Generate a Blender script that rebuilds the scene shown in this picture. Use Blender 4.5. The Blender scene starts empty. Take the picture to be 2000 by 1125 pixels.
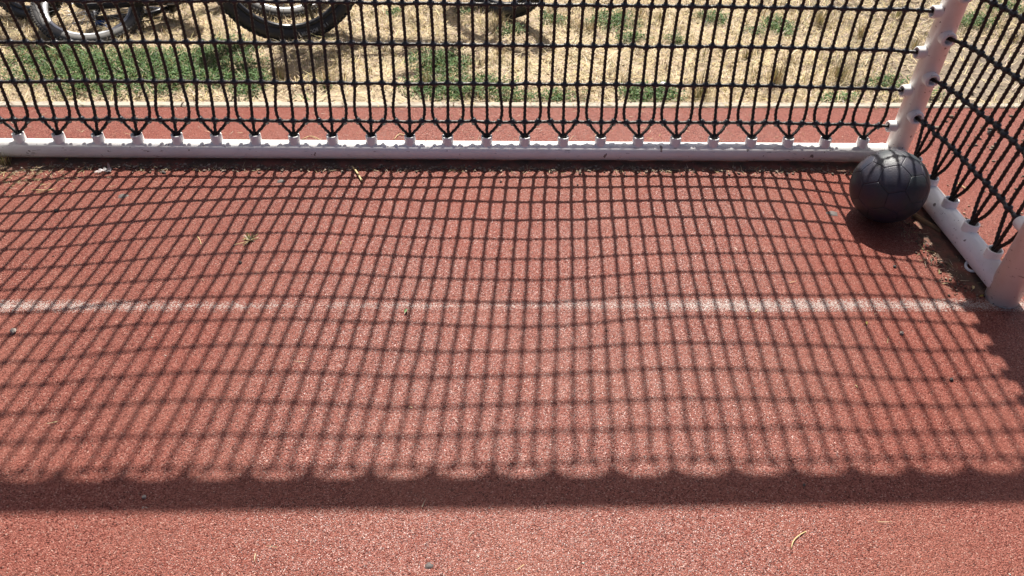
import bpy, math, random
import numpy as np
from mathutils import Matrix, Vector
random.seed(7); rng = np.random.default_rng(7)
scene = bpy.context.scene
col = scene.collection

# ------------------------------------------------------------------ camera
CAM = np.array([0.131098, -2.172036, 1.268807])
CR = np.array([0.999498, -0.02456, 0.020005]); CU = np.array([0.000492, 0.643522, 0.765427]); CF = np.array([0.031673, 0.765033, -0.643212])
FPX = 1445.86
cam_data = bpy.data.cameras.new('camera'); cam = bpy.data.objects.new('camera', cam_data); col.objects.link(cam)
cam.matrix_world = Matrix(((CR[0], CU[0], -CF[0], CAM[0]), (CR[1], CU[1], -CF[1], CAM[1]), (CR[2], CU[2], -CF[2], CAM[2]), (0, 0, 0, 1)))
cam_data.sensor_fit = 'HORIZONTAL'; cam_data.sensor_width = 36; cam_data.lens = 36 * FPX / 2000
cam_data.clip_start = .02; cam_data.clip_end = 2000
scene.camera = cam

# ------------------------------------------------------------------ light
SUN_DX, SUN_DY = -0.0575, -0.652            # ground shift of a shadow per metre of height
sun_dir = Vector((-SUN_DX, -SUN_DY, 1)).normalized()
world = bpy.data.worlds.new('World'); scene.world = world; world.use_nodes = True
wn = world.node_tree.nodes; wn.clear()
sky = wn.new('ShaderNodeTexSky'); sky.sky_type = 'NISHITA'; sky.sun_disc = False
sky.sun_elevation = math.asin(sun_dir.z); sky.sun_rotation = math.atan2(sun_dir.x, sun_dir.y)
sky.dust_density = 5.0; sky.air_density = .5; sky.ozone_density = .5; sky.altitude = 300
bg = wn.new('ShaderNodeBackground'); bg.inputs['Strength'].default_value = 0.062
wo = wn.new('ShaderNodeOutputWorld')
world.node_tree.links.new(sky.outputs[0], bg.inputs[0]); world.node_tree.links.new(bg.outputs[0], wo.inputs[0])
sun_data = bpy.data.lights.new('sun', 'SUN'); sun_data.energy = 4.6; sun_data.angle = math.radians(0.53); sun_data.color = (1, .955, .88)
sun = bpy.data.objects.new('sun', sun_data); col.objects.link(sun)
sun.rotation_euler = sun_dir.to_track_quat('Z', 'Y').to_euler(); sun.location = (1, 6, 9)
vs = scene.view_settings
vs.view_transform = 'Standard'; vs.look = 'None'; vs.gamma = 1; vs.use_curve_mapping = False; vs.exposure = 1.05
scene.cycles.use_denoising = True; scene.cycles.max_bounces = 6; scene.cycles.diffuse_bounces = 3; scene.cycles.glossy_bounces = 3
scene.cycles.transparent_max_bounces = 4; scene.cycles.caustics_reflective = False; scene.cycles.caustics_refractive = False

def at(u, v, z=0.0):
    """ground point (height z) that a photo pixel looks at"""
    d = CF + (u - 1000) / FPX * CR - (v - 562.5) / FPX * CU
    return CAM + (z - CAM[2]) / d[2] * d

# ------------------------------------------------------------------ helpers
def tag(o, label=None, cat=None, group=None, kind=None):
    if label: o['label'] = label
    if cat: o['category'] = cat
    if group: o['group'] = group
    if kind: o['kind'] = kind
    return o

def empty(name, loc=(0, 0, 0), rot=(0, 0, 0)):
    o = bpy.data.objects.new(name, None); col.objects.link(o)
    o.location = loc; o.rotation_euler = rot; o.empty_display_size = .05
    return o

def link(name, me, m=None, parent=None, loc=None, smooth=True):
    if m is not None and len(me.materials) == 0: me.materials.append(m)
    if smooth and len(me.polygons): me.polygons.foreach_set('use_smooth', [True] * len(me.polygons))
    o = bpy.data.objects.new(name, me); col.objects.link(o)
    if parent is not None: o.parent = parent
    if loc is not None: o.location = loc
    return o

class MB:
    def __init__(s): s.v = []; s.f = []
    def add(s, v, f):
        n = len(s.v); s.v.extend([tuple(map(float, a)) for a in v]); s.f.extend([tuple(i + n for i in q) for q in f]); return s
    def mesh(s, name):
        me = bpy.data.meshes.new(name); me.from_pydata(s.v, [], s.f); me.update(); return me
    def build(s, name, m, parent=None, loc=None, smooth=True):
        return link(name, s.mesh(name), m, parent, loc, smooth)
    def box(s, c, size, R=None):
        x, y, z = [a / 2 for a in size]
        V = [(-x, -y, -z), (x, -y, -z), (x, y, -z), (-x, y, -z), (-x, -y, z), (x, -y, z), (x, y, z), (-x, y, z)]
        V = [(R @ Vector(a) if R else Vector(a)) + Vector(c) for a in V]
        return s.add(V, [(3, 2, 1, 0), (4, 5, 6, 7), (0, 1, 5, 4), (1, 2, 6, 5), (2, 3, 7, 6), (3, 0, 4, 7)])
    def tube(s, pts, r, n=10, cap=True, lobes=None):
        V, F = sweep(pts, r, n, cap, lobes); return s.add(V, F)
    def sphere(s, c, r, nu=10, nv=6, R=None):
        V = [(0, 0, -1)]
        for j in range(1, nv):
            a = -math.pi / 2 + math.pi * j / nv
            V += [(math.cos(a) * math.cos(2 * math.pi * i / nu), math.cos(a) * math.sin(2 * math.pi * i / nu), math.sin(a)) for i in range(nu)]
        V.append((0, 0, 1)); F = []
        for i in range(nu):
            k = (i + 1) % nu
            F.append((0, 1 + k, 1 + i))
            for j in range(nv - 2): F.append((1 + j * nu + i, 1 + j * nu + k, 1 + (j + 1) * nu + k, 1 + (j + 1) * nu + i))
            F.append((1 + (nv - 2) * nu + i, 1 + (nv - 2) * nu + k, len(V) - 1))
        rr = (r, r, r) if isinstance(r, (int, float)) else r
        P = [Vector((a[0] * rr[0], a[1] * rr[1], a[2] * rr[2])) for a in V]
        if R: P = [R @ a for a in P]
        return s.add([a + Vector(c) for a in P], F)
    def lathe(s, prof, n=16, axis='z', c=(0, 0, 0), close=False):
        V = []; F = []; m = len(prof)
        for i in range(n):
            a = 2 * math.pi * i / n
            for r, h in prof:
                x, y = r * math.cos(a), r * math.sin(a)
                V.append({'z': (x, y, h), 'y': (y, h, x), 'x': (h, x, y)}[axis])
        for i in range(n):
            k = (i + 1) % n
            for j in range(m if close else m - 1):
                j2 = (j + 1) % m
                F.append((i * m + j, k * m + j, k * m + j2, i * m + j2))
        return s.add([np.array(a) + np.array(c) for a in V], F)

def sweep(pts, r, n=10, cap=True, lobes=None):
    P = np.asarray(pts, float); L = len(P)
    T = np.gradient(P, axis=0); T /= np.linalg.norm(T, axis=1)[:, None] + 1e-12
    ref = np.array([0, 0, 1.]) if abs(T[0, 2]) < .9 else np.array([0, 1., 0])
    N = np.cross(T[0], ref); N /= np.linalg.norm(N)
    rr = np.full(L, r) if np.isscalar(r) else np.asarray(r)
    V = []; d = 0.0
    for i in range(L):
        N = N - T[i] * (N @ T[i]); N /= np.linalg.norm(N); B = np.cross(T[i], N)
        if i: d += np.linalg.norm(P[i] - P[i - 1])
        ph = 0 if lobes is None else 2 * math.pi * d / lobes
        a = 2 * math.pi * np.arange(n) / n + ph
        q = rr[i] * (np.ones(n) if lobes is None else np.where(np.arange(n) % 2 == 0, 1.07, .84))
        V += list(P[i] + (q * np.cos(a))[:, None] * N + (q * np.sin(a))[:, None] * B)
    F = []
    for i in range(L - 1):
        for j in range(n):
            k = (j + 1) % n
            F.append((i * n + j, i * n + k, (i + 1) * n + k, (i + 1) * n + j))
    if cap: F.append(tuple(range(n))[::-1]); F.append(tuple((L - 1) * n + j for j in range(n)))
    return V, F

def fast_mesh(name, V, quads=None, tris=None, colors=None):
    me = bpy.data.meshes.new(name); V = np.asarray(V, np.float32)
    q = np.zeros((0, 4), np.int32) if quads is None else np.asarray(quads, np.int32)
    t = np.zeros((0, 3), np.int32) if tris is None else np.asarray(tris, np.int32)
    me.vertices.add(len(V)); me.vertices.foreach_set('co', V.ravel())
    loops = np.concatenate([q.ravel(), t.ravel()]); me.loops.add(len(loops)); me.loops.foreach_set('vertex_index', loops)
    st = np.concatenate([np.arange(len(q)) * 4, len(q) * 4 + np.arange(len(t)) * 3]).astype(np.int32)
    me.polygons.add(len(st)); me.polygons.foreach_set('loop_start', st)
    if colors is not None:
        a = me.attributes.new('tint', 'FLOAT_COLOR', 'POINT')
        c = np.ones((len(V), 4), np.float32); c[:, :3] = colors; a.data.foreach_set('color', c.ravel())
    me.update(calc_edges=True); me.validate()
    return me

_tab = rng.random((256, 256))
def vnoise(x, y):
    xi = np.floor(x).astype(int); yi = np.floor(y).astype(int); fx = x - xi; fy = y - yi
    fx = fx * fx * (3 - 2 * fx); fy = fy * fy * (3 - 2 * fy)
    g = lambda a, b: _tab[a % 256, b % 256]
    return (g(xi, yi) * (1 - fx) + g(xi + 1, yi) * fx) * (1 - fy) + (g(xi, yi + 1) * (1 - fx) + g(xi + 1, yi + 1) * fx) * fy
def fbm(x, y, o=4):
    s = 0; a = .5
    for i in range(o): s = s + a * vnoise(x * 2 ** i + 17 * i, y * 2 ** i + 5 * i); a *= .5
    return s

# ------------------------------------------------------------------ materials
class Nodes:
    def __init__(s, name):
        s.m = bpy.data.materials.new(name); s.m.use_nodes = True; s.t = s.m.node_tree; s.n = s.t.nodes
        s.b = s.n['Principled BSDF']; s.co = s.n.new('ShaderNodeTexCoord').outputs['Object']
    def set(s, **k):
        for a, v in k.items():
            i = s.b.inputs[a.replace('_', ' ')]
            if hasattr(v, 'is_linked') or hasattr(v, 'links'): s.t.links.new(v, i)
            else: i.default_value = (*v, 1) if isinstance(v, tuple) and len(v) == 3 else v
        return s
    def lk(s, v, i):
        if hasattr(v, 'links'): s.t.links.new(v, i)
        else: i.default_value = (*v, 1) if isinstance(v, tuple) and len(v) == 3 and len(i.default_value) == 4 else v
    def noise(s, scale, detail=3, rough=.55, co=None):
        n = s.n.new('ShaderNodeTexNoise'); n.inputs['Scale'].default_value = scale; n.inputs['Detail'].default_value = detail; n.inputs['Roughness'].default_value = rough
        s.t.links.new(co or s.co, n.inputs['Vector']); return n.outputs['Fac']
    def voro(s, scale, out='Distance', feature='F1', co=None):
        n = s.n.new('ShaderNodeTexVoronoi'); n.feature = feature; n.inputs['Scale'].default_value = scale
        s.t.links.new(co or s.co, n.inputs['Vector']); return n.outputs[out]
    def ramp(s, v, stops):
        n = s.n.new('ShaderNodeValToRGB'); e = n.color_ramp.elements
        while len(e) < len(stops): e.new(.5)
        for a, (p, c) in zip(e, stops): a.position = p; a.color = (*c, 1) if isinstance(c, tuple) else (c, c, c, 1)
        s.t.links.new(v, n.inputs['Fac']); return n.outputs['Color']
    def mix(s, f, a, b, mode='MIX'):
        n = s.n.new('ShaderNodeMix'); n.data_type = 'RGBA'; n.blend_type = mode; n.clamp_factor = True
        s.lk(f, n.inputs[0]); s.lk(a, n.inputs[6]); s.lk(b, n.inputs[7]); return n.outputs[2]
    def math(s, op, a, b=0.0, clamp=False):
        n = s.n.new('ShaderNodeMath'); n.operation = op; n.use_clamp = clamp; s.lk(a, n.inputs[0]); s.lk(b, n.inputs[1]); return n.outputs[0]
    def vmath(s, op, a, b=None):
        n = s.n.new('ShaderNodeVectorMath'); n.operation = op
        for v, i in ((a, 0), (b, 1)):
            if v is None: continue
            if hasattr(v, 'links'): s.t.links.new(v, n.inputs[i])
            else: n.inputs[i].default_value = v
        return n.outputs[0]
    def sep(s, v):
        n = s.n.new('ShaderNodeSeparateXYZ'); s.t.links.new(v, n.inputs[0]); return n.outputs
    def scale_co(s, sc):
        n = s.n.new('ShaderNodeMapping'); n.inputs['Scale'].default_value = sc; s.t.links.new(s.co, n.inputs[0]); return n.outputs[0]
    def bump(s, h, dist, strength=1.0, normal=None):
        n = s.n.new('ShaderNodeBump'); n.inputs['Distance'].default_value = dist; n.inputs['Strength'].default_value = strength
        s.t.links.new(h, n.inputs['Height'])
        if normal is not None: s.t.links.new(normal, n.inputs['Normal'])
        return n.outputs[0]
    def attr(s, name):
        n = s.n.new('ShaderNodeAttribute'); n.attribute_name = name; return n.outputs['Color']

def simple(name, base, rough=.5, metal=0.0, var=.0, nscale=30, bump=0, spec=.5):
    N = Nodes(name); c = base
    if var:
        c = N.mix(N.noise(nscale, 4), tuple(a * (1 - var) for a in base), tuple(min(1, a * (1 + var)) for a in base))
    N.set(Base_Color=c, Roughness=rough, Metallic=metal); N.b.inputs['Specular IOR Level'].default_value = spec
    if bump: N.set(Normal=N.bump(N.noise(nscale * 3, 3), bump))
    return N.m

def rubber_nodes(N):
    """bound granules of red rubber: cell colour, relief, patchy fading"""
    cell = N.voro(470, 'Color'); h1 = N.voro(470, 'Distance')
    rnd = N.sep(cell)
    base = N.ramp(rnd[0], [(0.0, (.035, .008, .006)), (.20, (.170, .044, .032)), (.55, (.282, .092, .068)), (.93, (.335, .130, .100)), (1.0, (.50, .31, .25))])
    fade = N.noise(2.6, 5, .6)
    base = N.mix(N.ramp(fade, [(.46, 0.0), (.70, .30)]), base, (.34, .140, .100))
    base = N.mix(N.ramp(N.noise(1.1, 3), [(.5, 0.0), (.7, .30)]), base, (.30, .060, .037))
    base = N.mix(N.ramp(N.noise(9, 5, .7), [(.58, 0.0), (.75, .25)]), base, (.19, .092, .07))
    g = N.n.new('ShaderNodeNewGeometry').outputs['Normal']
    tilt = N.vmath('MULTIPLY', N.vmath('SUBTRACT', N.voro(800, 'Color'), (.5, .5, .5)), (.42, .42, .05))
    coat_n = N.vmath('NORMALIZE', N.vmath('ADD', g, tilt))
    nb = N.bump(h1, -.0036, 1.0)
    nb = N.bump(N.noise(900, 2), .0006, .8, nb)
    N.set(Coat_Weight=N.ramp(rnd[2], [(.20, .02), (1.0, .28)]), Coat_Roughness=.27, Coat_Normal=coat_n)
    return base, nb, .12

N = Nodes('red_rubber'); base, nb, spec = rubber_nodes(N)
N.set(Base_Color=base, Normal=nb, Roughness=.5, Specular_IOR_Level=spec)
RUBBER = N.m

N = Nodes('worn_white_paint'); base, nb, spec = rubber_nodes(N)
x = N.sep(N.co)[0]
mid = N.math('MULTIPLY', N.math('SUBTRACT', N.math('ABSOLUTE', N.math('ADD', x, .12)), .35), .48, True)
ed = N.math('MULTIPLY', N.math('ABSOLUTE', N.math('ADD', N.sep(N.co)[1], .7335)), -14.0)
cov = N.math('ADD', N.math('ADD', N.math('MINIMUM', mid, .30), .28), N.math('ADD', N.math('MULTIPLY', N.noise(9, 6, .7), .62), ed))
speck = N.sep(N.voro(470, 'Color'))[1]
fine = N.math('ADD', N.math('MULTIPLY', speck, .75), N.math('MULTIPLY', N.noise(220, 2), .5))
mask = N.ramp(N.math('SUBTRACT', cov, fine), [(.0, .0), (.30, .86)])
paint = N.mix(N.noise(60, 3), (.42, .34, .30), (.64, .59, .55))
N.set(Base_Color=N.mix(mask, base, paint), Normal=nb, Roughness=.45, Specular_IOR_Level=spec)
PAINT_LINE = N.m

N = Nodes('white_enamel')
dirt = N.ramp(N.noise(11, 6, .7), [(.50, 0.0), (.72, .30)])
c = N.mix(dirt, (.86, .85, .83), (.60, .53, .47))
scr = N.ramp(N.noise(22, 4, .6, N.scale_co((1, 2.5, 5))), [(.64, 0.0), (.68, .7)])
chip = N.ramp(N.noise(48, 3, .5), [(.695, 0.0), (.71, .9)])
c = N.mix(scr, c, (.30, .28, .27)); c = N.mix(chip, c, (.16, .12, .10))
zc = N.sep(N.co)[2]
N.set(Base_Color=c, Roughness=N.ramp(N.noise(30, 3), [(.3, .28), (.7, .45)]), Normal=N.bump(N.noise(140, 3), .0004, .5))
WHITE = N.m

N = Nodes('black_rope')
f = N.noise(500, 3, .6, N.scale_co((1, 1, .5)))
c = N.mix(f, (.010, .008, .007), (.028, .021, .016))
c = N.mix(N.ramp(N.noise(6, 3), [(.5, 0.0), (.75, .35)]), c, (.042, .028, .017))
N.set(Base_Color=c, Roughness=.5, Normal=N.bump(f, .0004, .5)); N.b.inputs['Specular IOR Level'].default_value = .5
ROPE = N.m
KNOT = simple('black_plastic', (.020, .021, .026), .34, var=.3, nscale=60, bump=.0004)

N = Nodes('ball_rubber')
tint = N.ramp(N.noise(9, 3), [(.30, (.017, .024, .046)), (.45, (.030, .026, .040)), (.55, (.024, .033, .036)), (.7, (.029, .034, .052))])
dust = N.ramp(N.noise(16, 6, .72), [(.50, 0.0), (.78, .38)])
c = N.mix(dust, tint, (.070, .066, .068))
c = N.mix(N.ramp(N.noise(60, 3, .6, N.scale_co((1, 1, 5))), [(.66, 0.0), (.72, .35)]), c, (.11, .10, .10))
cells = N.voro(330, 'Distance')
N.set(Base_Color=c, Roughness=.5, Normal=N.bump(cells, -.0006, .6)); N.b.inputs['Specular IOR Level'].default_value = .5
BALL = N.m
SEAM = simple('ball_seam', (.008, .008, .010), .6)

N = Nodes('dry_soil')
a = N.noise(5, 6, .65); b = N.noise(38, 6, .7)
x, y, z = N.sep(N.co)
c = N.mix(b, (.28, .215, .14), (.56, .46, .33))
grey = N.mix(b, (.10, .080, .064), (.25, .205, .165))
gm = N.ramp(N.math('ADD', N.math('MULTIPLY', N.math('SUBTRACT', x, 1.45), 1.4), N.math('MULTIPLY', a, .9)), [(.45, 0.0), (.8, .85)])
c = N.mix(gm, c, grey)
c = N.mix(N.ramp(a, [(.35, .45), (.55, 0.0)]), c, (.20, .145, .095))
c = N.mix(N.ramp(N.voro(160, 'Distance'), [(.0, .5), (.25, 0.0)]), c, (.45, .36, .25))
N.set(Base_Color=c, Roughness=.95, Normal=N.bump(N.noise(120, 5, .7), .006)); N.b.inputs['Specular IOR Level'].default_value = .15
SOIL = N.m

N = Nodes('dark_dirt')
b = N.noise(150, 5, .7)
c = N.mix(b, (.050, .033, .026), (.19, .125, .095))
c = N.mix(N.ramp(N.noise(20, 4), [(.42, 0.0), (.62, .8)]), c, (.27, .10, .075))
N.set(Base_Color=c, Roughness=.95, Normal=N.bump(b, .004)); N.b.inputs['Specular IOR Level'].default_value = .15
DIRT = N.m

N = Nodes('concrete')
c = N.mix(N.noise(90, 5, .7), (.28, .24, .19), (.43, .385, .32))
c = N.mix(N.ramp(N.noise(7, 4), [(.5, 0.0), (.7, .45)]), c, (.31, .25, .18))
N.set(Base_Color=c, Roughness=.9, Normal=N.bump(N.noise(300, 4), .002))
CONCRETE = N.m

def tinted(name, rough, trans=.25, spec=.25):
    N = Nodes(name); a = N.attr('tint')
    N.set(Base_Color=a, Roughness=rough); N.b.inputs['Specular IOR Level'].default_value = spec
    tr = N.n.new('ShaderNodeBsdfTranslucent'); N.t.links.new(a, tr.inputs[0])
    mx = N.n.new('ShaderNodeMixShader'); mx.inputs[0].default_value = trans
    N.t.links.new(N.b.outputs[0], mx.inputs[1]); N.t.links.new(tr.outputs[0], mx.inputs[2])
    N.t.links.new(mx.outputs[0], N.n['Material Output'].inputs[0]); return N.m
GRASS = tinted('grass_blades', .6)
GRIT = tinted('grit', .9, 0.0, .2)
STRAWM = simple('straw', (.55, .42, .20), .6, var=.3, nscale=60)
STONE = simple('pebble_stone', (.33, .29, .25), .8, var=.35, nscale=90, bump=.001)
STONED = simple('dark_stone', (.06, .055, .05), .8, var=.4, nscale=90, bump=.001)
WOOD = simple('weathered_wood', (.20, .115, .055), .75, var=.5, nscale=45, bump=.002)
GUM = simple('grey_gum', (.085, .068, .062), .7, var=.25, nscale=80, bump=.0008)
TYRE = simple('tyre_rubber', (.022, .022, .024), .55, var=.35, nscale=40)
TYRE_DUSTY = simple('dusty_tyre', (.085, .080, .076), .7, var=.45, nscale=35)
TYRE_PRINT = simple('tyre_print', (.30, .32, .36), .6, var=.2)
BLACKP = simple('black_paint', (.012, .012, .014), .3, var=.3, nscale=20)
BLUEP = simple('blue_paint', (.03, .12, .42), .35, var=.2)
ALLOY = simple('brushed_alloy', (.62, .63, .65), .35, .35, var=.2, nscale=60)
STEEL = simple('steel', (.35, .35, .36), .38, .9, var=.3)
GREYP = simple('grey_plastic', (.22, .21, .20), .6, var=.3)
GREENL = simple('green_leaf', (.07, .15, .04), .6, var=.3)
YELLOWL = simple('yellow_leaf', (.42, .33, .06), .6, var=.3)
N = Nodes('clear_film'); N.set(Base_Color=(.75, .72, .72), Roughness=.2, Transmission_Weight=.55, Alpha=.75); FILM = N.m

# ------------------------------------------------------------------ ground
KR = math.radians(.75)                      # the kerb runs slightly askew to the goal
def kerb_y(x): return .386 + (x - 0) * math.tan(KR)
me = fast_mesh('rubber_court', [(-14, -14, 0), (14, -14, 0), (14, kerb_y(14), 0), (-14, kerb_y(-14), 0)], [(0, 1, 2, 3)])
tag(link('rubber_court', me, RUBBER, smooth=False), kind='structure')
s = .026; LINE_Y = -.7335
me = fast_mesh('goal_line', [(-6, LINE_Y - s, .0004), (6, LINE_Y - s, .0004), (6, LINE_Y + s, .0004), (-6, LINE_Y + s, .0004)], [(0, 1, 2, 3)])
tag(link('goal_line', me, PAINT_LINE, smooth=False), kind='structure')
mb = MB()
for i in range(-14, 14):
    xa, xb = i + .003, i + .997
    ya, yb = kerb_y(xa), kerb_y(xb)
    w = .037; zt = .006; e = .004
    V = [(xa, ya, -.1), (xb, yb, -.1), (xb, yb, zt - e), (xa, ya, zt - e), (xa, ya + e, zt), (xb, yb + e, zt), (xb, yb + w - e, zt), (xa, ya + w - e, zt), (xa, ya + w, zt - e), (xb, yb + w, zt - e), (xb, yb + w, -.1), (xa, ya + w, -.1)]
    mb.add(V, [(0, 1, 2, 3), (3, 2, 5, 4), (4, 5, 6, 7), (7, 6, 9, 8), (8, 9, 10, 11), (0, 3, 4, 7, 8, 11), (1, 10, 9, 6, 5, 2)])
tag(mb.build('kerb', CONCRETE, smooth=False), kind='structure')
me = fast_mesh('ground', [(-600, -600, -.06), (600, -600, -.06), (600, 900, -.06), (-600, 900, -.06)], [(0, 1, 2, 3)])
tag(link('ground', me, SOIL, smooth=False), kind='structure')

def soil_z(x, y):
    d = np.clip((y - kerb_y(x) - .035) / .06, 0, 1)
    return -.012 + d * (.035 * (fbm(x * 3.1 + 9, y * 3.1) - .47) + .03 * (fbm(x * 14, y * 14 + 3) - .47) + .006)
gx = np.concatenate([np.linspace(-14, -3.4, 40), np.arange(-3.36, 3.6, .024), np.linspace(3.65, 14, 40)])
gt = np.concatenate([np.linspace(0, 1.9, 90), np.linspace(1.95, 4, 30), np.linspace(4.3, 14, 30)])
X, T = np.meshgrid(gx, gt); Y = kerb_y(X) + .030 + T; Z = soil_z(X, Y)
nx, ny = len(gx), len(gt); I = np.arange(nx * ny).reshape(ny, nx)
Q = np.stack([I[:-1, :-1], I[:-1, 1:], I[1:, 1:], I[1:, :-1]], -1).reshape(-1, 4)
tag(link('lawn_soil', fast_mesh('lawn_soil', np.stack([X, Y, Z], -1).reshape(-1, 3), Q), SOIL), kind='structure')

# ------------------------------------------------------------------ vegetation on the lawn
PATCH = [(270, 140, 250, 48, 1.0), (430, 105, 70, 34, .9), (110, 115, 110, 30, .7), (860, 125, 70, 32, .75), (900, 172, 120, 26, .85), (1010, 192, 70, 14, .6),
         (1270, 186, 66, 18, .95), (1200, 45, 60, 22, .6), (1390, 35, 34, 14, .7), (1520, 52, 30, 22, .75), (490, 165, 40, 30, .8), (770, 22, 20, 10, .7),
         (1090, 192, 60, 13, .65), (1640, 192, 44, 14, .6), (1735, 165, 60, 20, .55), (1900, 45, 46, 15, .7), (1965, 22, 50, 20, .5), (1080, 40, 40, 14, .5),
         (905, 18, 22, 10, .6), (1470, 60, 30, 10, .5), (640, 165, 20, 8, .4), (1320, 80, 30, 10, .4), (1230, 80, 40, 12, .5), (600, 190, 30, 6, .3), (1830, 190, 30, 14, .4), (1000, 60, 36, 12, .45)]
PG = []
for u, v, a, b, s in PATCH:
    c = at(u, max(v, 2)); ex = at(u + a, max(v, 2)); e0 = at(u, min(v + b, 203)); e1 = at(u, max(v - b, -40))
    PG.append((c[0], (e0[1] + e1[1]) / 2, abs(ex[0] - c[0]), abs(e1[1] - e0[1]) / 2, s))
def green_mask(x, y):
    g = np.zeros_like(x)
    for cx, cy, a, b, s in PG:
        d = np.sqrt(((x - cx) / a) ** 2 + ((y - cy) / b) ** 2)
        g = np.maximum(g, s * np.clip(1.25 - d, 0, 1) * 1.35)
    return g * (0.35 + 1.3 * fbm(x * 11 + 3, y * 11 + 7))
def bare_mask(x, y):
    b = np.clip((x - 1.68) * 3, 0, 1.15) * np.clip((1.25 - y) * 4, 0, 1)
    b = np.maximum(b, 1.1 * np.clip(4 - 8 * np.abs(x + .45), 0, 1) * np.clip((.60 - y) * 12, 0, 1))
    return np.clip(b + 1.2 * (fbm(x * 4 + 31, y * 4 + 2) - .52), 0, 1)

def blades(x, y, z, h, w, az, lean, curl, colr):
    """tapered bent blades: 5 vertices, quad + triangle each"""
    n = len(x); dx, dy = np.cos(az), np.sin(az); px, py = -dy, dx
    B = np.stack([x, y, z], -1); P = np.stack([px, py, 0 * px], -1); D = np.stack([dx, dy, 0 * dx], -1)
    up = np.array([0, 0, 1.])
    m = B + (h * .55)[:, None] * (np.cos(lean)[:, None] * up + np.sin(lean)[:, None] * D)
    l2 = lean + curl
    t = m + (h * .45)[:, None] * (np.cos(l2)[:, None] * up + np.sin(l2)[:, None] * D)
    hw = (w / 2)[:, None]
    V = np.stack([B - P * hw, B + P * hw, m + P * hw * .8, m - P * hw * .8, t], 1).reshape(-1, 3)
    i = np.arange(n)[:, None] * 5
    return V, i + np.array([[0, 1, 2, 3]]), i + np.array([[3, 2, 4]]), np.repeat(colr, 5, 0)

def scatter(n, x0=-3.3, x1=3.5, y0=0.0, y1=1.9):
    x = rng.uniform(x0, x1, n); y = kerb_y(x) + .045 + y0 + (y1 - y0) * rng.random(n) ** 1.0
    return x, y

def straw_col(n, lo=.55, hi=1.15):
    c = np.array([.56, .455, .30]) * rng.uniform(lo, hi, (n, 1)); c += rng.normal(0, .02, (n, 3)); c[:, 2] *= rng.uniform(.7, 1.2, n); return np.clip(c, .02, .85)
def green_col(n):
    t = rng.random((n, 1)); c = (1 - t) * np.array([.035, .085, .022]) + t * np.array([.115, .20, .055]); return c * rng.uniform(.7, 1.25, (n, 1))

parts = []
# lying straw litter
n = 105000; x, y = scatter(n); keep = rng.random(n) > .8 * bare_mask(x, y) + .55 * np.clip(green_mask(x, y), 0, 1)
x, y = x[keep], y[keep]; n = len(x)
parts.append(blades(x, y, soil_z(x, y) + rng.uniform(.001, .010, n), rng.uniform(.018, .085, n), rng.uniform(.0012, .0036, n), rng.uniform(0, 6.28, n), rng.uniform(1.15, 1.62, n), rng.normal(0, .25, n), straw_col(n, .35, 1.55)))
# standing dry blades, clumped
n = 80000; x, y = scatter(n); cl = fbm(x * 6 + 50, y * 6 + 11); keep = (rng.random(n) < np.clip((cl - .38) * 3.2, .04, 1)) & (rng.random(n) > .85 * bare_mask(x, y))
x, y = x[keep], y[keep]; n = len(x)
parts.append(blades(x, y, soil_z(x, y) - .002, rng.uniform(.018, .060, n), rng.uniform(.0012, .0030, n), rng.uniform(0, 6.28, n), np.abs(rng.normal(.45, .35, n)), rng.normal(.4, .4, n), straw_col(n, .45, 1.15)))
# small ragged clumps, brown to olive
for q in range(330):
    cx = rng.uniform(-3.2, 3.4); cy = float(kerb_y(cx)) + .06 + 1.5 * rng.random(); k = int(rng.integers(12, 46))
    if rng.random() < float(bare_mask(np.array([cx]), np.array([cy]))[0]): continue
    hh = rng.uniform(.025, .075); r = np.abs(rng.normal(0, .018, k)); a = rng.uniform(0, 6.28, k)
    x = cx + r * np.cos(a); y = np.maximum(cy + r * np.sin(a), kerb_y(cx) + .035); og = rng.random() * .55
    colr = np.where(rng.random((k, 1)) < og, np.array([[.12, .125, .045]]) * rng.uniform(.5, 1.2, (k, 1)), straw_col(k, .25, .9) * np.array([.85, .78, .68]))
    parts.append(blades(x, y, soil_z(x, y) - .003, hh * rng.uniform(.4, 1, k), rng.uniform(.0013, .0028, k), a + rng.normal(0, .6, k), np.abs(rng.normal(.35, .3, k)), rng.normal(.4, .4, k), colr))
# straw blown over the kerb edge
n = 2600; x = rng.uniform(-3.3, 3.5, n); y = kerb_y(x) + .045 - np.abs(rng.normal(0, .022, n)); k = rng.random(n) < np.clip((fbm(x * 5, x * 0 + 8) - .34) * 4, 0, 1); x, y = x[k], y[k]; n = len(x)
parts.append(blades(x, y, 0 * x + .0075, rng.uniform(.01, .045, n), rng.uniform(.0012, .0028, n), rng.uniform(0, 6.28, n), rng.uniform(1.35, 1.57, n), rng.normal(0, .1, n), straw_col(n, .4, 1.2)))
V = np.concatenate([p[0] for p in parts]); off = np.cumsum([0] + [len(p[0]) for p in parts])
dry = fast_mesh('dry_grass', V, np.concatenate([p[1] + o for p, o in zip(parts, off)]), np.concatenate([p[2] + o for p, o in zip(parts, off)]), np.concatenate([p[3] for p in parts]))
o = tag(link('dry_grass', dry, GRASS, smooth=False), 'pale dry straw and short dead grass covering the sandy soil behind the goal', 'grass', kind='stuff')

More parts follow.
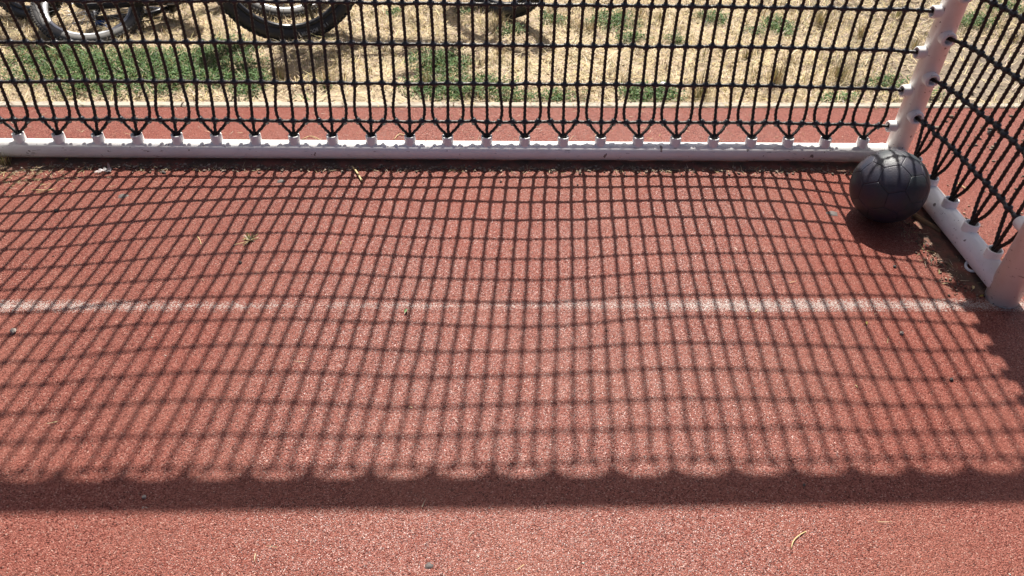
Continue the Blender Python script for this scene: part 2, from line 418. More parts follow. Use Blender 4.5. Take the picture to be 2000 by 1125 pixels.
# green clover-like ground cover: folded little leaves on short stalks
n = 420000; x, y = scatter(n, y0=-.034, y1=1.5); g = green_mask(x, y); keep = rng.random(n) < np.clip((g - .18) * 1.5, 0, .95)
x, y = x[keep], y[keep]; n = len(x)
h = rng.uniform(.004, .026, n); L = rng.uniform(.007, .017, n); W = L * rng.uniform(.4, .65, n); az = rng.uniform(0, 6.28, n); tl = rng.normal(.25, .35, n)
D = np.stack([np.cos(az) * np.cos(tl), np.sin(az) * np.cos(tl), np.sin(tl)], -1); S = np.stack([-np.sin(az), np.cos(az), 0 * az], -1)
c0 = np.stack([x, y, np.maximum(soil_z(x, y), np.where(y < kerb_y(x) + .04, .007, -1)) + h], -1); up = np.array([0, 0, .0022])
V = np.stack([c0, c0 + D * (L * .5)[:, None] + S * (W / 2)[:, None] + up, c0 + D * L[:, None], c0 + D * (L * .5)[:, None] - S * (W / 2)[:, None] + up], 1).reshape(-1, 3)
i4 = np.arange(n)[:, None] * 4; gc = np.repeat(green_col(n), 4, 0)
T = np.concatenate([i4 + np.array([[0, 1, 2]]), i4 + np.array([[0, 2, 3]])])
bl = blades(x[::3], y[::3], soil_z(x[::3], y[::3]), rng.uniform(.015, .04, len(x[::3])), rng.uniform(.0012, .0026, len(x[::3])), rng.uniform(0, 6.28, len(x[::3])), np.abs(rng.normal(.5, .4, len(x[::3]))), rng.normal(.4, .3, len(x[::3])), green_col(len(x[::3])) * np.array([1.3, 1.1, 1.0]))
me = fast_mesh('green_ground_cover', np.concatenate([V, bl[0]]), bl[1] + len(V), np.concatenate([T, bl[2] + len(V)]), np.concatenate([gc, bl[3]]))
tag(link('green_ground_cover', me, GRASS, smooth=False), 'patches of low green clover growing along the kerb and through the straw', 'ground cover', kind='stuff')

# taller tufts that can be told apart
TUFTS = [(640, 160, .10, .3, 'tan grass tuft on the bare strip behind the kerb, below the lettered tyre'), (545, 150, .09, .2, 'grass tuft beside the wide clover patch below the lettered tyre'),
         (1370, 185, .15, .35, 'tallest bushy dry grass tuft, beside the round clover patch at the kerb'), (1512, 165, .11, .2, 'slim tawny grass tuft near the kerb, next to the tallest bushy tuft'),
         (1640, 150, .13, .35, 'tawny grass tuft with green base near the corner post of the goal'), (1600, 45, .11, .25, 'grey-green grass tuft far back, two tufts from the corner post'),
         (1755, 32, .09, .5, 'olive grass tuft in front of the uppermost visible rope end'), (1785, 95, .10, .4, 'dark olive grass tuft right beside the white corner post'),
         (1150, 60, .09, .4, 'wide grass tuft mixed with green, in front of the steered bicycle wheel'), (1290, 38, .08, .2, 'small brown tuft behind the tallest bushy tuft'),
         (975, 45, .09, .15, 'dry tuft growing at the foot of the steered bicycle wheel'), (830, 165, .09, .5, 'spiky yellow-green tuft at the edge of the middle clover patch'),
         (1680, 70, .08, .2, 'sparse dry tuft far behind the corner post collars'), (1460, 115, .07, .3, 'small dark tuft lying between the rope rows above the slim tawny tuft'),
         (10, 322, .06, .1, 'dry grass tuft growing inside the goal at the end of the bottom bar')]
for u, v, hh, gr, lab in TUFTS:
    c = at(u, v); k = int(170 if hh > .1 else 110)
    if v > 300: k = 90
    r = np.abs(rng.normal(0, .022, k)) * (hh / .1); a = rng.uniform(0, 6.28, k)
    x = r * np.cos(a); y = r * np.sin(a) * .8
    z0 = float(soil_z(np.array([c[0]]), np.array([c[1]]))[0]) if v < 210 else -.002
    colr = np.where(rng.random((k, 1)) < gr, np.array([[.13, .15, .05]]) * rng.uniform(.6, 1.2, (k, 1)), straw_col(k, .4, 1.0) * np.array([.9, .85, .75]))
    b = blades(x, y, 0 * x - .003, hh * rng.uniform(.4, 1.0, k), rng.uniform(.0012, .0024, k), a + rng.normal(0, .5, k), np.abs(rng.normal(.22, .2, k)), rng.normal(.35, .3, k), colr)
    o = link('grass_tuft', fast_mesh('grass_tuft', b[0], b[1], b[2], b[3]), GRASS, loc=(c[0], c[1], z0), smooth=False)
    tag(o, lab, 'grass tuft', 'grass tufts around the goal')

# ------------------------------------------------------------------ grit, dirt and loose stones
def lumps(x, y, z, r, colr, flat=.6):
    """tiny irregular octahedral stones"""
    n = len(x); base = np.array([[1, 0, 0], [0, 1, 0], [-1, 0, 0], [0, -1, 0], [0, 0, 1], [0, 0, -1]], float)
    a = rng.uniform(0, 6.28, n); ca, sa = np.cos(a), np.sin(a)
    P = base[None] * rng.uniform(.6, 1.25, (n, 6, 1)) * r[:, None, None] * np.array([1.2, .85, flat])
    V = np.stack([P[..., 0] * ca[:, None] - P[..., 1] * sa[:, None] + x[:, None], P[..., 0] * sa[:, None] + P[..., 1] * ca[:, None] + y[:, None], P[..., 2] + z[:, None]], -1).reshape(-1, 3)
    F = np.array([[0, 1, 4], [1, 2, 4], [2, 3, 4], [3, 0, 4], [1, 0, 5], [2, 1, 5], [3, 2, 5], [0, 3, 5]])
    T = (np.arange(n)[:, None, None] * 6 + F[None]).reshape(-1, 3)
    return V, T, np.repeat(colr, 6, 0)

def drift(name, pts, label):
    """low drift of dark dirt along a polyline; pts = (x, y, half width)"""
    pts = np.array(pts, float); L = np.concatenate([[0], np.cumsum(np.linalg.norm(np.diff(pts[:, :2], axis=0), axis=1))])
    s = np.arange(0, L[-1], .012); P = np.stack([np.interp(s, L, pts[:, k]) for k in range(3)], -1)
    T = np.gradient(P[:, :2], axis=0); T /= np.linalg.norm(T, axis=1)[:, None]; Nn = np.stack([-T[:, 1], T[:, 0]], -1)
    m = 13; V = []
    for j in range(m):
        t = -1 + 2 * j / (m - 1)
        e = P[:, 2] * (.35 + 1.1 * fbm(s * 22 + (40 if t > 0 else 3), s * 0 + 2.2))
        q = P[:, :2] + Nn * (t * e)[:, None]
        z = .0045 * (1 - t * t) + .004 * (fbm(q[:, 0] * 40, q[:, 1] * 40) - .4) * (1 - t * t) - .0012 * (abs(t) > .98) + .0006
        V.append(np.concatenate([q, z[:, None]], 1))
    V = np.stack(V, 1); k = len(s); I = np.arange(k * m).reshape(k, m)
    Q = np.stack([I[:-1, :-1], I[1:, :-1], I[1:, 1:], I[:-1, 1:]], -1).reshape(-1, 4)
    return tag(link(name, fast_mesh(name, V.reshape(-1, 3), Q), DIRT), label, 'dirt', kind='stuff')
drift('dirt_drift', [(-1.75, -.03, .075), (-1.2, -.020, .045), (-.4, -.022, .043), (.5, -.022, .040), (1.1, -.025, .045), (1.42, -.03, .045)], 'dark dirt and grit gathered along the foot of the bottom bar')
drift('dirt_drift', [(1.46, -.06, .04), (1.465, -.25, .045), (1.46, -.45, .058), (1.46, -.60, .055), (1.465, -.70, .035)], 'dark dirt and grit gathered along the foot of the side bar')
drift('dirt_drift', [(1.53, -.06, .03), (1.545, -.3, .045), (1.54, -.5, .03)], 'brown soil strip on the outer side of the side bar')

P = []
def along(n, a, b, sg, rlo, rhi, base):
    t = rng.random(n); x = a[0] + (b[0] - a[0]) * t + rng.normal(0, sg if abs(b[1] - a[1]) > .3 else .02, n); y = a[1] + (b[1] - a[1]) * t + rng.normal(0, sg, n)
    r = rlo + (rhi - rlo) * rng.random(n) ** 3; c = np.array(base) * rng.uniform(.4, 1.7, (n, 1)); P.append(lumps(x, y, r * .3 + .001, r, np.clip(c, .01, .8)))
along(3400, (-1.7, -.048), (1.4, -.048), .015, .0012, .0075, (.22, .17, .135))
along(1100, (1.43, -.08), (1.43, -.70), .030, .0012, .0055, (.17, .12, .09))
along(500, (1.55, -.05), (1.55, -.55), .03, .0012, .006, (.20, .14, .10))
along(160, (1.40, -.40), (1.42, -.62), .02, .0015, .0050, (.30, .21, .15))
along(500, (-1.7, .06), (1.45, .06), .018, .0012, .004, (.25, .18, .13))
# soil crumbs strewn over the red strip outside the side net
n = 420; x = rng.normal(2.05, .28, n); y = rng.normal(.22, .20, n); k = (y < kerb_y(x) - .01) & (x > 1.58); x, y = x[k], y[k]; n = len(x)
r = .002 + .011 * rng.random(n) ** 4; P.append(lumps(x, y, r * .3, r, np.array([.14, .11, .085]) * rng.uniform(.5, 1.6, (n, 1))))
n = 300; x = rng.uniform(1.6, 2.4, n); y = rng.uniform(-.5, .3, n); r = .0012 + .004 * rng.random(n) ** 3; P.append(lumps(x, y, r * .3, r, np.array([.22, .16, .12]) * rng.uniform(.4, 2.2, (n, 1))))
# scattered specks over the court
n = 420; x = rng.uniform(-2, 2, n); y = rng.uniform(-2, .34, n); r = .0009 + .0024 * rng.random(n) ** 4; P.append(lumps(x, y, r * .3, r, np.where(rng.random((n, 1)) < .5, np.array([[.5, .45, .38]]), np.array([[.05, .04, .035]])) * rng.uniform(.6, 1.3, (n, 1))))
off = np.cumsum([0] + [len(p[0]) for p in P])
tag(link('grit', fast_mesh('grit', np.concatenate([p[0] for p in P]), None, np.concatenate([p[1] + o for p, o in zip(P, off)]), np.concatenate([p[2] for p in P])), GRIT, smooth=False),
    'loose grit and soil crumbs strewn over the red court', 'grit', kind='stuff')
# clods and stones on the lawn soil
P = []
n = 2600; x, y = scatter(n); k = rng.random(n) < .25 + bare_mask(x, y); x, y = x[k], y[k]; n = len(x); r = .0015 + .012 * rng.random(n) ** 4
P.append(lumps(x, y, soil_z(x, y) + r * .25, r, np.where((x > 1.7)[:, None], np.array([[.17, .14, .115]]), np.array([[.34, .26, .17]])) * rng.uniform(.4, 1.5, (n, 1))))
p = P[0]; tag(link('soil_clods', fast_mesh('soil_clods', p[0], None, p[1], p[2]), GRIT, smooth=False), 'crumbly clods of earth lying on the dry lawn', 'soil', kind='stuff')

x = np.concatenate([rng.uniform(-1.6, 1.4, 420), rng.normal(-1.36, .12, 330), rng.normal(1.43, .05, 260), rng.uniform(-2, 2.2, 90), rng.uniform(-1.7, 1.4, 260)])
y = np.concatenate([-.045 - np.abs(rng.normal(0, .022, 420)), rng.normal(-.10, .055, 330), rng.uniform(-.68, -.1, 260), rng.uniform(-2, .3, 90), rng.uniform(.02, .36, 260)])
n = len(x); b = blades(x, y, 0 * x + .0035, rng.uniform(.006, .032, n), rng.uniform(.0008, .0020, n), rng.uniform(0, 6.28, n), rng.uniform(1.35, 1.57, n), rng.normal(0, .12, n), straw_col(n, .35, 1.15))
tag(link('straw_bits', fast_mesh('straw_bits', b[0], b[1], b[2], b[3]), GRASS, smooth=False), 'short bits of dry straw blown against the goal bars and over the court', 'straw litter', kind='stuff')

# ------------------------------------------------------------------ goal frame
BR = .030; PR = .0360; FR = .041; HX = 1.5; DEP = .708; HT = 2.018
GZ = .009
goal = tag(empty('goal_frame', (0, -.37, GZ)), 'white enamelled steel goal frame with rope collars along its tubes, standing on red court', 'goal')
GO = Vector((0, -.37, 0))
def gpart(mb, name, m=WHITE, parent=None, origin=(0, 0, 0)):
    o = mb.build(name, m, goal if parent is None else parent)
    if parent is None: o.location = -GO
    return o
def ringtube(a, b, r, n=20):
    return MB().tube([a, b], r, n)
mb = MB().tube([(-HX + .01, 0, BR), (HX - .01, 0, BR)], BR, 24); mb.tube([(HX - .052, 0, BR), (HX - .043, 0, BR)], BR + .0015, 24)
bottom_bar = gpart(mb, 'bottom_bar')
top_bar = gpart(MB().tube([(-HX + .01, 0, HT - .033), (HX - .01, 0, HT - .033)], .033, 24), 'top_bar')
corner = [gpart(MB().tube([(s * HX, 0, -GZ), (s * HX, 0, HT - .02), (s * HX, 0, HT)], [PR, PR, PR * .8], 24), 'corner_post') for s in (-1, 1)]
sidebar = [gpart(MB().tube([(s * (HX - .008), -.02, .033), (s * (HX - .008), -DEP + .01, .033)], .0335, 24), 'side_bar') for s in (-1, 1)]
sidetop = [gpart(MB().tube([(s * HX, -.02, HT - BR), (s * HX, -DEP + .01, HT - BR)], BR, 24), 'side_top_bar') for s in (-1, 1)]
front = [gpart(MB().tube([(s * HX, -DEP, -GZ), (s * HX, -DEP, HT - .02), (s * HX, -DEP, HT)], [FR, FR, FR * .8], 28), 'front_post') for s in (-1, 1)]
gpart(MB().tube([(-HX + .01, -DEP, HT - FR), (HX - .01, -DEP, HT - FR)], FR, 24), 'crossbar')
# collar: a short open tube with a rim, axis z, base inside the bar
def collar_mesh(L=.050, ro=.0185, ri=.0138):
    return MB().lathe([(ro, 0), (ro, L - .003), (ro - .0012, L), (ri + .0012, L), (ri, L - .0015), (ri, .004)], 18).mesh('collar')
CM = collar_mesh(); CM.materials.append(WHITE); CM.polygons.foreach_set('use_smooth', [True] * len(CM.polygons))
CMB = collar_mesh(.052, .0212, .0160); CMB.materials.append(WHITE); CMB.polygons.foreach_set('use_smooth', [True] * len(CMB.polygons))
CMP = collar_mesh(.0405, .0185, .0125); CMP.materials.append(WHITE); CMP.polygons.foreach_set('use_smooth', [True] * len(CMP.polygons))
CMS = collar_mesh(.032, .0222, .0125); CMS.materials.append(WHITE); CMS.polygons.foreach_set('use_smooth', [True] * len(CMS.polygons))
def collar(parent, p, d, me=CM):
    o = bpy.data.objects.new('collar', me); col.objects.link(o); o.parent = parent
    o.location = p; q = Vector(d).to_track_quat('Z', 'Y').to_euler(); o.rotation_euler = q
    return o
SX = [-1.5 + .125 * (i + 1) for i in range(23)]
SIDEY = [-.13 - .121 * i for i in range(5)]
ROWZ = [.128 + .125 * k for k in range(15)]
SROWZ = [.180 + .128 * k for k in range(14)]
for x in SX:
    collar(bottom_bar, (x + random.uniform(-.001, .001), 0, .034), (random.uniform(-.04, .04), random.uniform(-.05, .03), 1)); collar(top_bar, (x, 0, HT - .040), (0, 0, -1), CMB)
for s, cp, sb, st, fp in zip((-1, 1), corner, sidebar, sidetop, front):
    for z in ROWZ: collar(cp, (s * (HX - .018), 0, z), (-s,  random.uniform(-.05, .05), random.uniform(-.04, .04)), CMP)
    for z in SROWZ: collar(cp, (s * (HX - .003), -.022, z), (0, -1, random.uniform(-.04, .04)), CMS); collar(fp, (s * HX, -DEP + .025, z + .01), (0, 1, 0))
    for y in SIDEY: collar(sb, (s * (HX - .008), y, .034), (random.uniform(-.05, .05), random.uniform(-.04, .04), 1), CMB); collar(st, (s * HX, y, HT - .034), (0, 0, -1))
# ground anchor ring under the side bar
mb = MB(); th = np.linspace(0, 2 * math.pi, 25)
c = at(1896, 528)
mb.tube([(c[0] + .010 * math.cos(a) - .004, c[1] + .020 * math.sin(a), .006 + .008 * math.cos(a)) for a in th], .004, 8, cap=False)
gpart(mb, 'anchor_ring')

# ------------------------------------------------------------------ nets
TAB = [[(-1.3, 0.014), (-0.94, 0.017), (-0.53, 0.02), (-0.12, 0.019), (0.3, 0.023), (0.73, 0.03), (1.15, 0.026)],
 [(-1.26, 0.035), (-0.92, 0.052), (-0.52, 0.047), (-0.11, 0.05), (0.3, 0.057), (0.72, 0.063), (1.14, 0.051)],
 [(-1.22, 0.029), (-0.89, 0.062), (-0.5, 0.072), (-0.1, 0.071), (0.31, 0.073), (0.72, 0.079), (1.13, 0.071)],
 [(-1.17, 0.019), (-0.86, 0.061), (-0.48, 0.086), (-0.08, 0.078), (0.31, 0.071), (0.71, 0.08), (1.12, 0.074)],
 [(-1.12, 0.012), (-0.82, 0.054), (-0.45, 0.081), (-0.07, 0.066), (0.31, 0.057), (0.7, 0.073), (1.09, 0.06)],
 [(-1.07, 0.006), (-0.78, 0.048), (-0.42, 0.07), (-0.05, 0.053), (0.32, 0.045), (0.69, 0.061), (1.07, 0.056)],
 [(-1.02, -0.0), (-0.74, 0.038), (-0.4, 0.062), (-0.04, 0.045), (0.32, 0.034), (0.68, 0.055), (1.05, 0.056), (1.41, 0.024)],
 [(-0.98, -0.005), (-0.7, 0.026), (-0.37, 0.053), (-0.02, 0.036), (0.32, 0.026), (0.68, 0.053), (1.03, 0.051), (1.38, 0.031)],
 [(-0.93, -0.012), (-0.67, 0.029), (-0.34, 0.038), (-0.01, 0.026), (0.32, 0.016), (0.66, 0.04), (1.01, 0.04), (1.35, 0.031)],
 [(-0.89, -0.011), (-0.63, 0.02), (-0.32, 0.032), (0.01, 0.017), (0.33, 0.007), (0.66, 0.036), (0.99, 0.032), (1.32, 0.024)],
 [(-0.84, -0.019), (-0.59, 0.014), (-0.29, 0.023), (0.02, 0.005), (0.33, 0.004), (0.65, 0.027), (0.96, 0.019), (1.28, 0.002)],
 [(-0.8, -0.014), (-0.56, 0.012), (-0.26, 0.016), (0.03, 0.002), (0.33, 0.005), (0.64, 0.021), (0.94, 0.013), (1.24, -0.012)],
 [(-0.75, -0.014), (-0.52, 0.01), (-0.24, 0.008), (0.05, -0.007), (0.34, 0.0), (0.63, 0.01), (0.92, 0.006), (1.21, -0.012)],
 [(-0.71, -0.012), (-0.48, -0.001), (-0.21, -0.003), (0.06, -0.008), (0.34, 0.002), (0.62, 0.007), (0.9, 0.007), (1.18, -0.008)],
 [(-0.67, -0.009), (-0.44, -0.003), (-0.18, -0.005), (0.08, -0.004), (0.34, 0.0), (0.61, 0.008), (0.88, 0.002), (1.16, 0.007)]]
def cub(xq, xs, ys):
    """smooth (Catmull-Rom) interpolation"""
    xs = np.array(xs); ys = np.array(ys); m = np.gradient(ys, xs)
    i = int(np.clip(np.searchsorted(xs, xq) - 1, 0, len(xs) - 2)); h = xs[i + 1] - xs[i]; t = min(max((xq - xs[i]) / h, 0), 1)
    return (2 * t**3 - 3 * t * t + 1) * ys[i] + (t**3 - 2 * t * t + t) * h * m[i] + (-2 * t**3 + 3 * t * t) * ys[i + 1] + (t**3 - t * t) * h * m[i + 1]
def bulge(k, x):
    t = TAB[k]; xs = [-1.5] + [a for a, _ in t] + [1.5]; ys = [0.0] + [b for _, b in t] + [0.0]
    return cub(x, xs, ys)
VX = [x + d for x in SX for d in (-.0417, 0, .0417)]
jit = np.random.default_rng(3)
KN = np.zeros((15, len(VX), 3))                        # knot positions
for k in range(15):
    for i, x in enumerate(VX):
        b = bulge(k, x); KN[k, i] = (x + jit.normal(0, .0011), b + jit.normal(0, .0010), ROWZ[k] - .28 * b + jit.normal(0, .0008))
RR = .0057
def path(pts, step):
    """dense smooth path through points"""
    P = np.array(pts, float); d = np.concatenate([[0], np.cumsum(np.linalg.norm(np.diff(P, axis=0), axis=1))]); m = np.gradient(P, d, axis=0)
    out = []
    for i in range(len(P) - 1):
        h = d[i + 1] - d[i]; n = max(2, int(h / (step[i] if isinstance(step, list) else step)))
        for j in range(n):
            t = j / n
            out.append((2 * t**3 - 3 * t * t + 1) * P[i] + (t**3 - 2 * t * t + t) * h * m[i] + (-2 * t**3 + 3 * t * t) * P[i + 1] + (t**3 - t * t) * h * m[i + 1])
    out.append(P[-1]); return np.array(out)
FINE = .008
back_net = tag(empty('back_net', (0, 0, .03 + GZ)), 'wide black rope net stretched across the back of the white goal', 'net')
NO = Vector((0, 0, -.03))
def npart(mb, name, m, par, off):
    o = mb.build(name, m, par); o.location = off; return o
for i, x in enumerate(VX):
    s = i // 3; o = i % 3 - 1; cx = SX[s]
    low = [(cx + o * .0045, 0, .060), (cx + o * .0062, .002, .084)]
    if o: low += [(cx + o * .025, .010, .102)]
    pts = low + [tuple(KN[k, i]) for k in range(15)]
    top = [(cx + o * .026, 0, HT - .094), ] if o else []
    pts = pts[:-1] + [tuple(KN[14, i])] + top + [(cx + o * .0045, 0, HT - .062)]
    step = [.006 if p[2] < .62 else .03 for p in pts]
    P = path(pts, step)
    V, F = sweep(P, RR, 6, True, .042)
    npart(MB().add(V, F), 'vertical_rope', ROPE, back_net, NO)
for k in range(15):
    pts = [(-1.448, 0, ROWZ[k])] + [tuple(a) for a in KN[k][::1]] + [(1.448, 0, ROWZ[k])]
    V, F = sweep(path(pts, .0065 if k < 5 else .02), RR, 6, True, .040)
    npart(MB().add(V, F), 'horizontal_rope', ROPE, back_net, NO)
KM = MB().sphere((0, 0, 0), (.0104, .0104, .0098), 12, 8); KM.tube([(-.0112, 0, 0), (.0112, 0, 0)], .0064, 10); KM.tube([(0, 0, -.0105), (0, 0, .0105)], .0068, 10)
KM = KM.mesh('knot'); KM.materials.append(KNOT); KM.polygons.foreach_set('use_smooth', [True] * len(KM.polygons))
def knot(par, p, off, rz=0.0, me=None):
    o = bpy.data.objects.new('knot', me or KM); col.objects.link(o); o.parent = par; o.location = Vector(p) + off
    o.rotation_euler = (random.uniform(-.15, .15), random.uniform(-.12, .12), rz + random.uniform(-.12, .12)); return o
for k in range(4):
    for i in range(len(VX)): knot(back_net, KN[k, i], NO)
mb = MB()
for k in range(4, 15):
    for i in range(len(VX)): mb.sphere(KN[k, i], (.0112, .0105, .0108), 7, 5)
o = npart(mb, 'upper_knot_rows', KNOT, back_net, NO); o['kind'] = 'stuff'

# side net: bellies outward between its rows; knots are bulkier
SY = [y + d for y in SIDEY for d in (.040, 0, -.040)]
def side_pos(y, z):
    t = min(max(-y / DEP, 0), 1); a = math.sin(math.pi * t) ** .7; zz = min(max((z - .08) / .5, 0), 1) * min(1, (HT - z) / .5)
    return HX - .014 + .012 * min(1, z / .2) + .045 * a * zz * zz * (3 - 2 * zz)
KM2 = MB().sphere((0, 0, 0), (.0100, .0120, .0082), 12, 8); KM2.tube([(-.002, -.0140, 0), (.002, .0140, 0)], .0066, 10); KM2.sphere((.003, 0, .003), (.0085, .0105, .0065), 10, 6)
KM2 = KM2.mesh('knot'); KM2.materials.append(KNOT); KM2.polygons.foreach_set('use_smooth', [True] * len(KM2.polygons))
def make_side(sgn, label):
    net = tag(empty('side_net', (sgn * HX, -.37, .03 + GZ)), label, 'net', 'side nets of the goal'); off = Vector((-sgn * HX, .37, -.03))
    K = np.zeros((14, 15, 3))
    for k in range(14):
        for j, y in enumerate(SY):
            zz = SROWZ[k] + .014 * math.sin(math.pi * min(1, (-y + .02) / .45 * .5 + 0)) + jit.normal(0, .0012)
            K[k, j] = (sgn * (side_pos(y, zz) + jit.normal(0, .001)), y + jit.normal(0, .0015), zz)
    for j, y in enumerate(SY):
        cy = SIDEY[j // 3]; o = j % 3 - 1; sx = sgn * (HX - .008)
        pts = [(sx, cy - o * .0045, .060), (sx, cy - o * .007, .092)] + ([(sx + sgn * .006, cy - o * .025, .130)] if o else []) + [tuple(K[k, j]) for k in range(14)] + [(sgn * HX, cy - o * .0045, HT - .062)]
        V, F = sweep(path(pts, [.006 if p[2] < .8 else .03 for p in pts]), RR * 1.02, 6, True, .042)
        npart(MB().add(V, F), 'vertical_rope', ROPE, net, off)
    for k in range(14):
        pts = [(sgn * (HX - .003), -.030, SROWZ[k])] + [tuple(a) for a in K[k]] + [(sgn * HX, -DEP + .05, SROWZ[k] + .010)]
        V, F = sweep(path(pts, .0065 if k < 6 else .02), RR, 6, True, .040)
        npart(MB().add(V, F), 'horizontal_rope', ROPE, net, off)
        for j in range(15): knot(net, K[k, j], off, 0, KM2)
make_side(1, 'black rope side net with bulky knots, strung beside the dark ball')
make_side(-1, 'black rope side net hung at the grassy end of the bottom bar')

# ------------------------------------------------------------------ ball (32 panels over a seam shell)
BC = Vector((1.3200, -.3229, .1077)); BRAD = .1079
ball = tag(empty('football', (BC.x, BC.y, 0)), 'dark slate rubber football with hexagon panels, resting in the corner of the goal', 'ball')
phi = (1 + 5 ** .5) / 2
ico = [Vector(v).normalized() for v in [(-1, phi, 0), (1, phi, 0), (-1, -phi, 0), (1, -phi, 0), (0, -1, phi), (0, 1, phi), (0, -1, -phi), (0, 1, -phi), (phi, 0, -1), (phi, 0, 1), (-phi, 0, -1), (-phi, 0, 1)]]
edge = min((a - b).length for a in ico for b in ico if a is not b)
adj = {i: [j for j in range(12) if j != i and (ico[i] - ico[j]).length < edge * 1.05] for i in range(12)}
faces3 = [(i, j, k) for i in range(12) for j in adj[i] if j > i for k in adj[i] if k > j and k in adj[j]]
polys = []
for i in range(12): polys.append([ico[i].lerp(ico[j], 1 / 3) for j in adj[i]])
for i, j, k in faces3: polys.append([ico[a].lerp(ico[b], t) for a, b in ((i, j), (j, k), (k, i)) for t in (1 / 3, 2 / 3)])
def order(P):
    c = sum(P, Vector()) / len(P); n = c.normalized(); u = (P[0] - c).normalized(); w = n.cross(u)
    return sorted(P, key=lambda p: math.atan2((p - c).dot(w), (p - c).dot(u)))
polys = [order(P) for P in polys]
# turn the ball so that its hexagon and pentagon face the camera as in the photograph
viewd = (Vector(CAM) - BC).normalized(); vr = Vector(CR); vr = (vr - viewd * vr.dot(viewd)).normalized(); vu = viewd.cross(vr)
def dirn(a, b): return vr * a + vu * b + viewd * math.sqrt(max(0, 1 - a * a - b * b))
hexa = dirn(.14, .20); pent = dirn(-.44, .36)
ci, cj, ck = faces3[0]
h0 = (ico[ci] + ico[cj] + ico[ck]).normalized(); p0 = ico[ci]
def frame(a, b):
    x = a.normalized(); z = x.cross(b).normalized(); y = z.cross(x); return Matrix((x, y, z)).transposed()
ROT = frame(hexa, pent) @ frame(h0, p0).transposed()
bc_local = Vector((0, 0, BC.z))
seam = MB().sphere((0, 0, 0), BRAD * .989, 32, 20); o = seam.build('seam_shell', SEAM, ball); o.location = bc_local
for P in polys:
    P = [ROT @ p for p in P]; c = sum(P, Vector()) / len(P); n = len(P); RINGS = 7
    V = [c.normalized() * BRAD]; F = []
    NS = n * 4
    for r in range(1, RINGS + 1):
        t = [0, .25, .5, .72, .90, .955, .980, .990][r]
        rad = BRAD * [1, 1, 1, 1, 1, .9994, .9965, .988][r]
        for i in range(NS):
            e, f = divmod(i, 4); q = P[e].lerp(P[(e + 1) % n], f / 4); V.append(c.lerp(q, t).normalized() * rad)
    for i in range(NS):
        k = (i + 1) % NS; F.append((0, 1 + i, 1 + k))
        for r in range(RINGS - 1): a = 1 + r * NS; F.append((a + i, a + NS + i, a + NS + k, a + k))
    o = MB().add(V, F).build('panel', BALL, ball); o.location = bc_local

# ------------------------------------------------------------------ bicycles
def wheel(parent, c, R, tr, tyre_m, rim_m, steer=0.0, knobs=True, nsp=28, text=None):
    """wheel in the local xz plane, axle along y; rim mesh carries tyre, hub and spokes"""
    rim_r = R - 2 * tr + .004
    rw = tr * .55
    rim = MB().lathe([(rim_r + .003, -rw), (rim_r + .003, rw), (rim_r - .012, rw * .9), (rim_r - .018, 0), (rim_r - .012, -rw * .9)], 56, 'y', close=True).build('wheel', rim_m, parent)
    rim.location = c; rim.rotation_euler = (0, 0, steer)
    prof = [(R - tr + tr * math.cos(a) * (1.0 if abs(a) > 1 else .97), tr * .95 * math.sin(a)) for a in np.linspace(-2.6, 2.6, 15)]
    MB().lathe(prof, 64, 'y').build('tyre', tyre_m, rim)
    if knobs:
        mb = MB(); nk = int(2 * math.pi * R / .022)
        for i in range(nk):
            a = 2 * math.pi * i / nk
            for yy, lift, w in ((-.62 * tr, -.22 * tr, .010), (-.2 * tr, 0, .009), (.2 * tr, 0, .009), (.62 * tr, -.22 * tr, .010)):
                aa = a + (.5 * 2 * math.pi / nk if abs(yy) < .3 * tr else 0); r = R + lift + .0005
                mb.box((r * math.sin(aa), yy, r * math.cos(aa)), (.013, w, .006), Matrix.Rotation(aa, 3, 'Y') @ Matrix.Rotation((-.75 if yy < -.3 * tr else .75 if yy > .3 * tr else 0), 3, 'X'))
        mb.build('tread', tyre_m, rim, smooth=False)
    else:
        mb = MB(); nk = int(2 * math.pi * R / .015)
        for i in range(nk):
            a = 2 * math.pi * i / nk
            for sg in (-1, 1):
                aa = a + sg * .2 * 2 * math.pi / nk
                mb.box(((R - .06 * tr) * math.sin(aa), sg * .45 * tr, (R - .06 * tr) * math.cos(aa)), (.009, .55 * tr, .006), Matrix.Rotation(aa, 3, 'Y') @ Matrix.Rotation(sg * .5, 3, 'X'))
        for rr_ in (.30, .62):
            pass
        mb.build('tread', tyre_m, rim, smooth=False)
    MB().tube([(0, -.045, 0), (0, -.03, 0), (0, -.029, 0), (0, .029, 0), (0, .03, 0), (0, .045, 0)], [.022, .022, .014, .014, .022, .022], 14).build('hub', STEEL, rim)
    mb = MB()
    for i in range(nsp):
        a = 2 * math.pi * i / nsp; b = a + (.9 if i % 4 < 2 else -.9); y = .028 if i % 2 else -.028
        mb.tube([(.02 * math.cos(b), y, .02 * math.sin(b)), ((rim_r - .012) * math.cos(a), 0, (rim_r - .012) * math.sin(a))], .0011, 5)
    mb.build('spoke_set', STEEL, rim)
    return rim

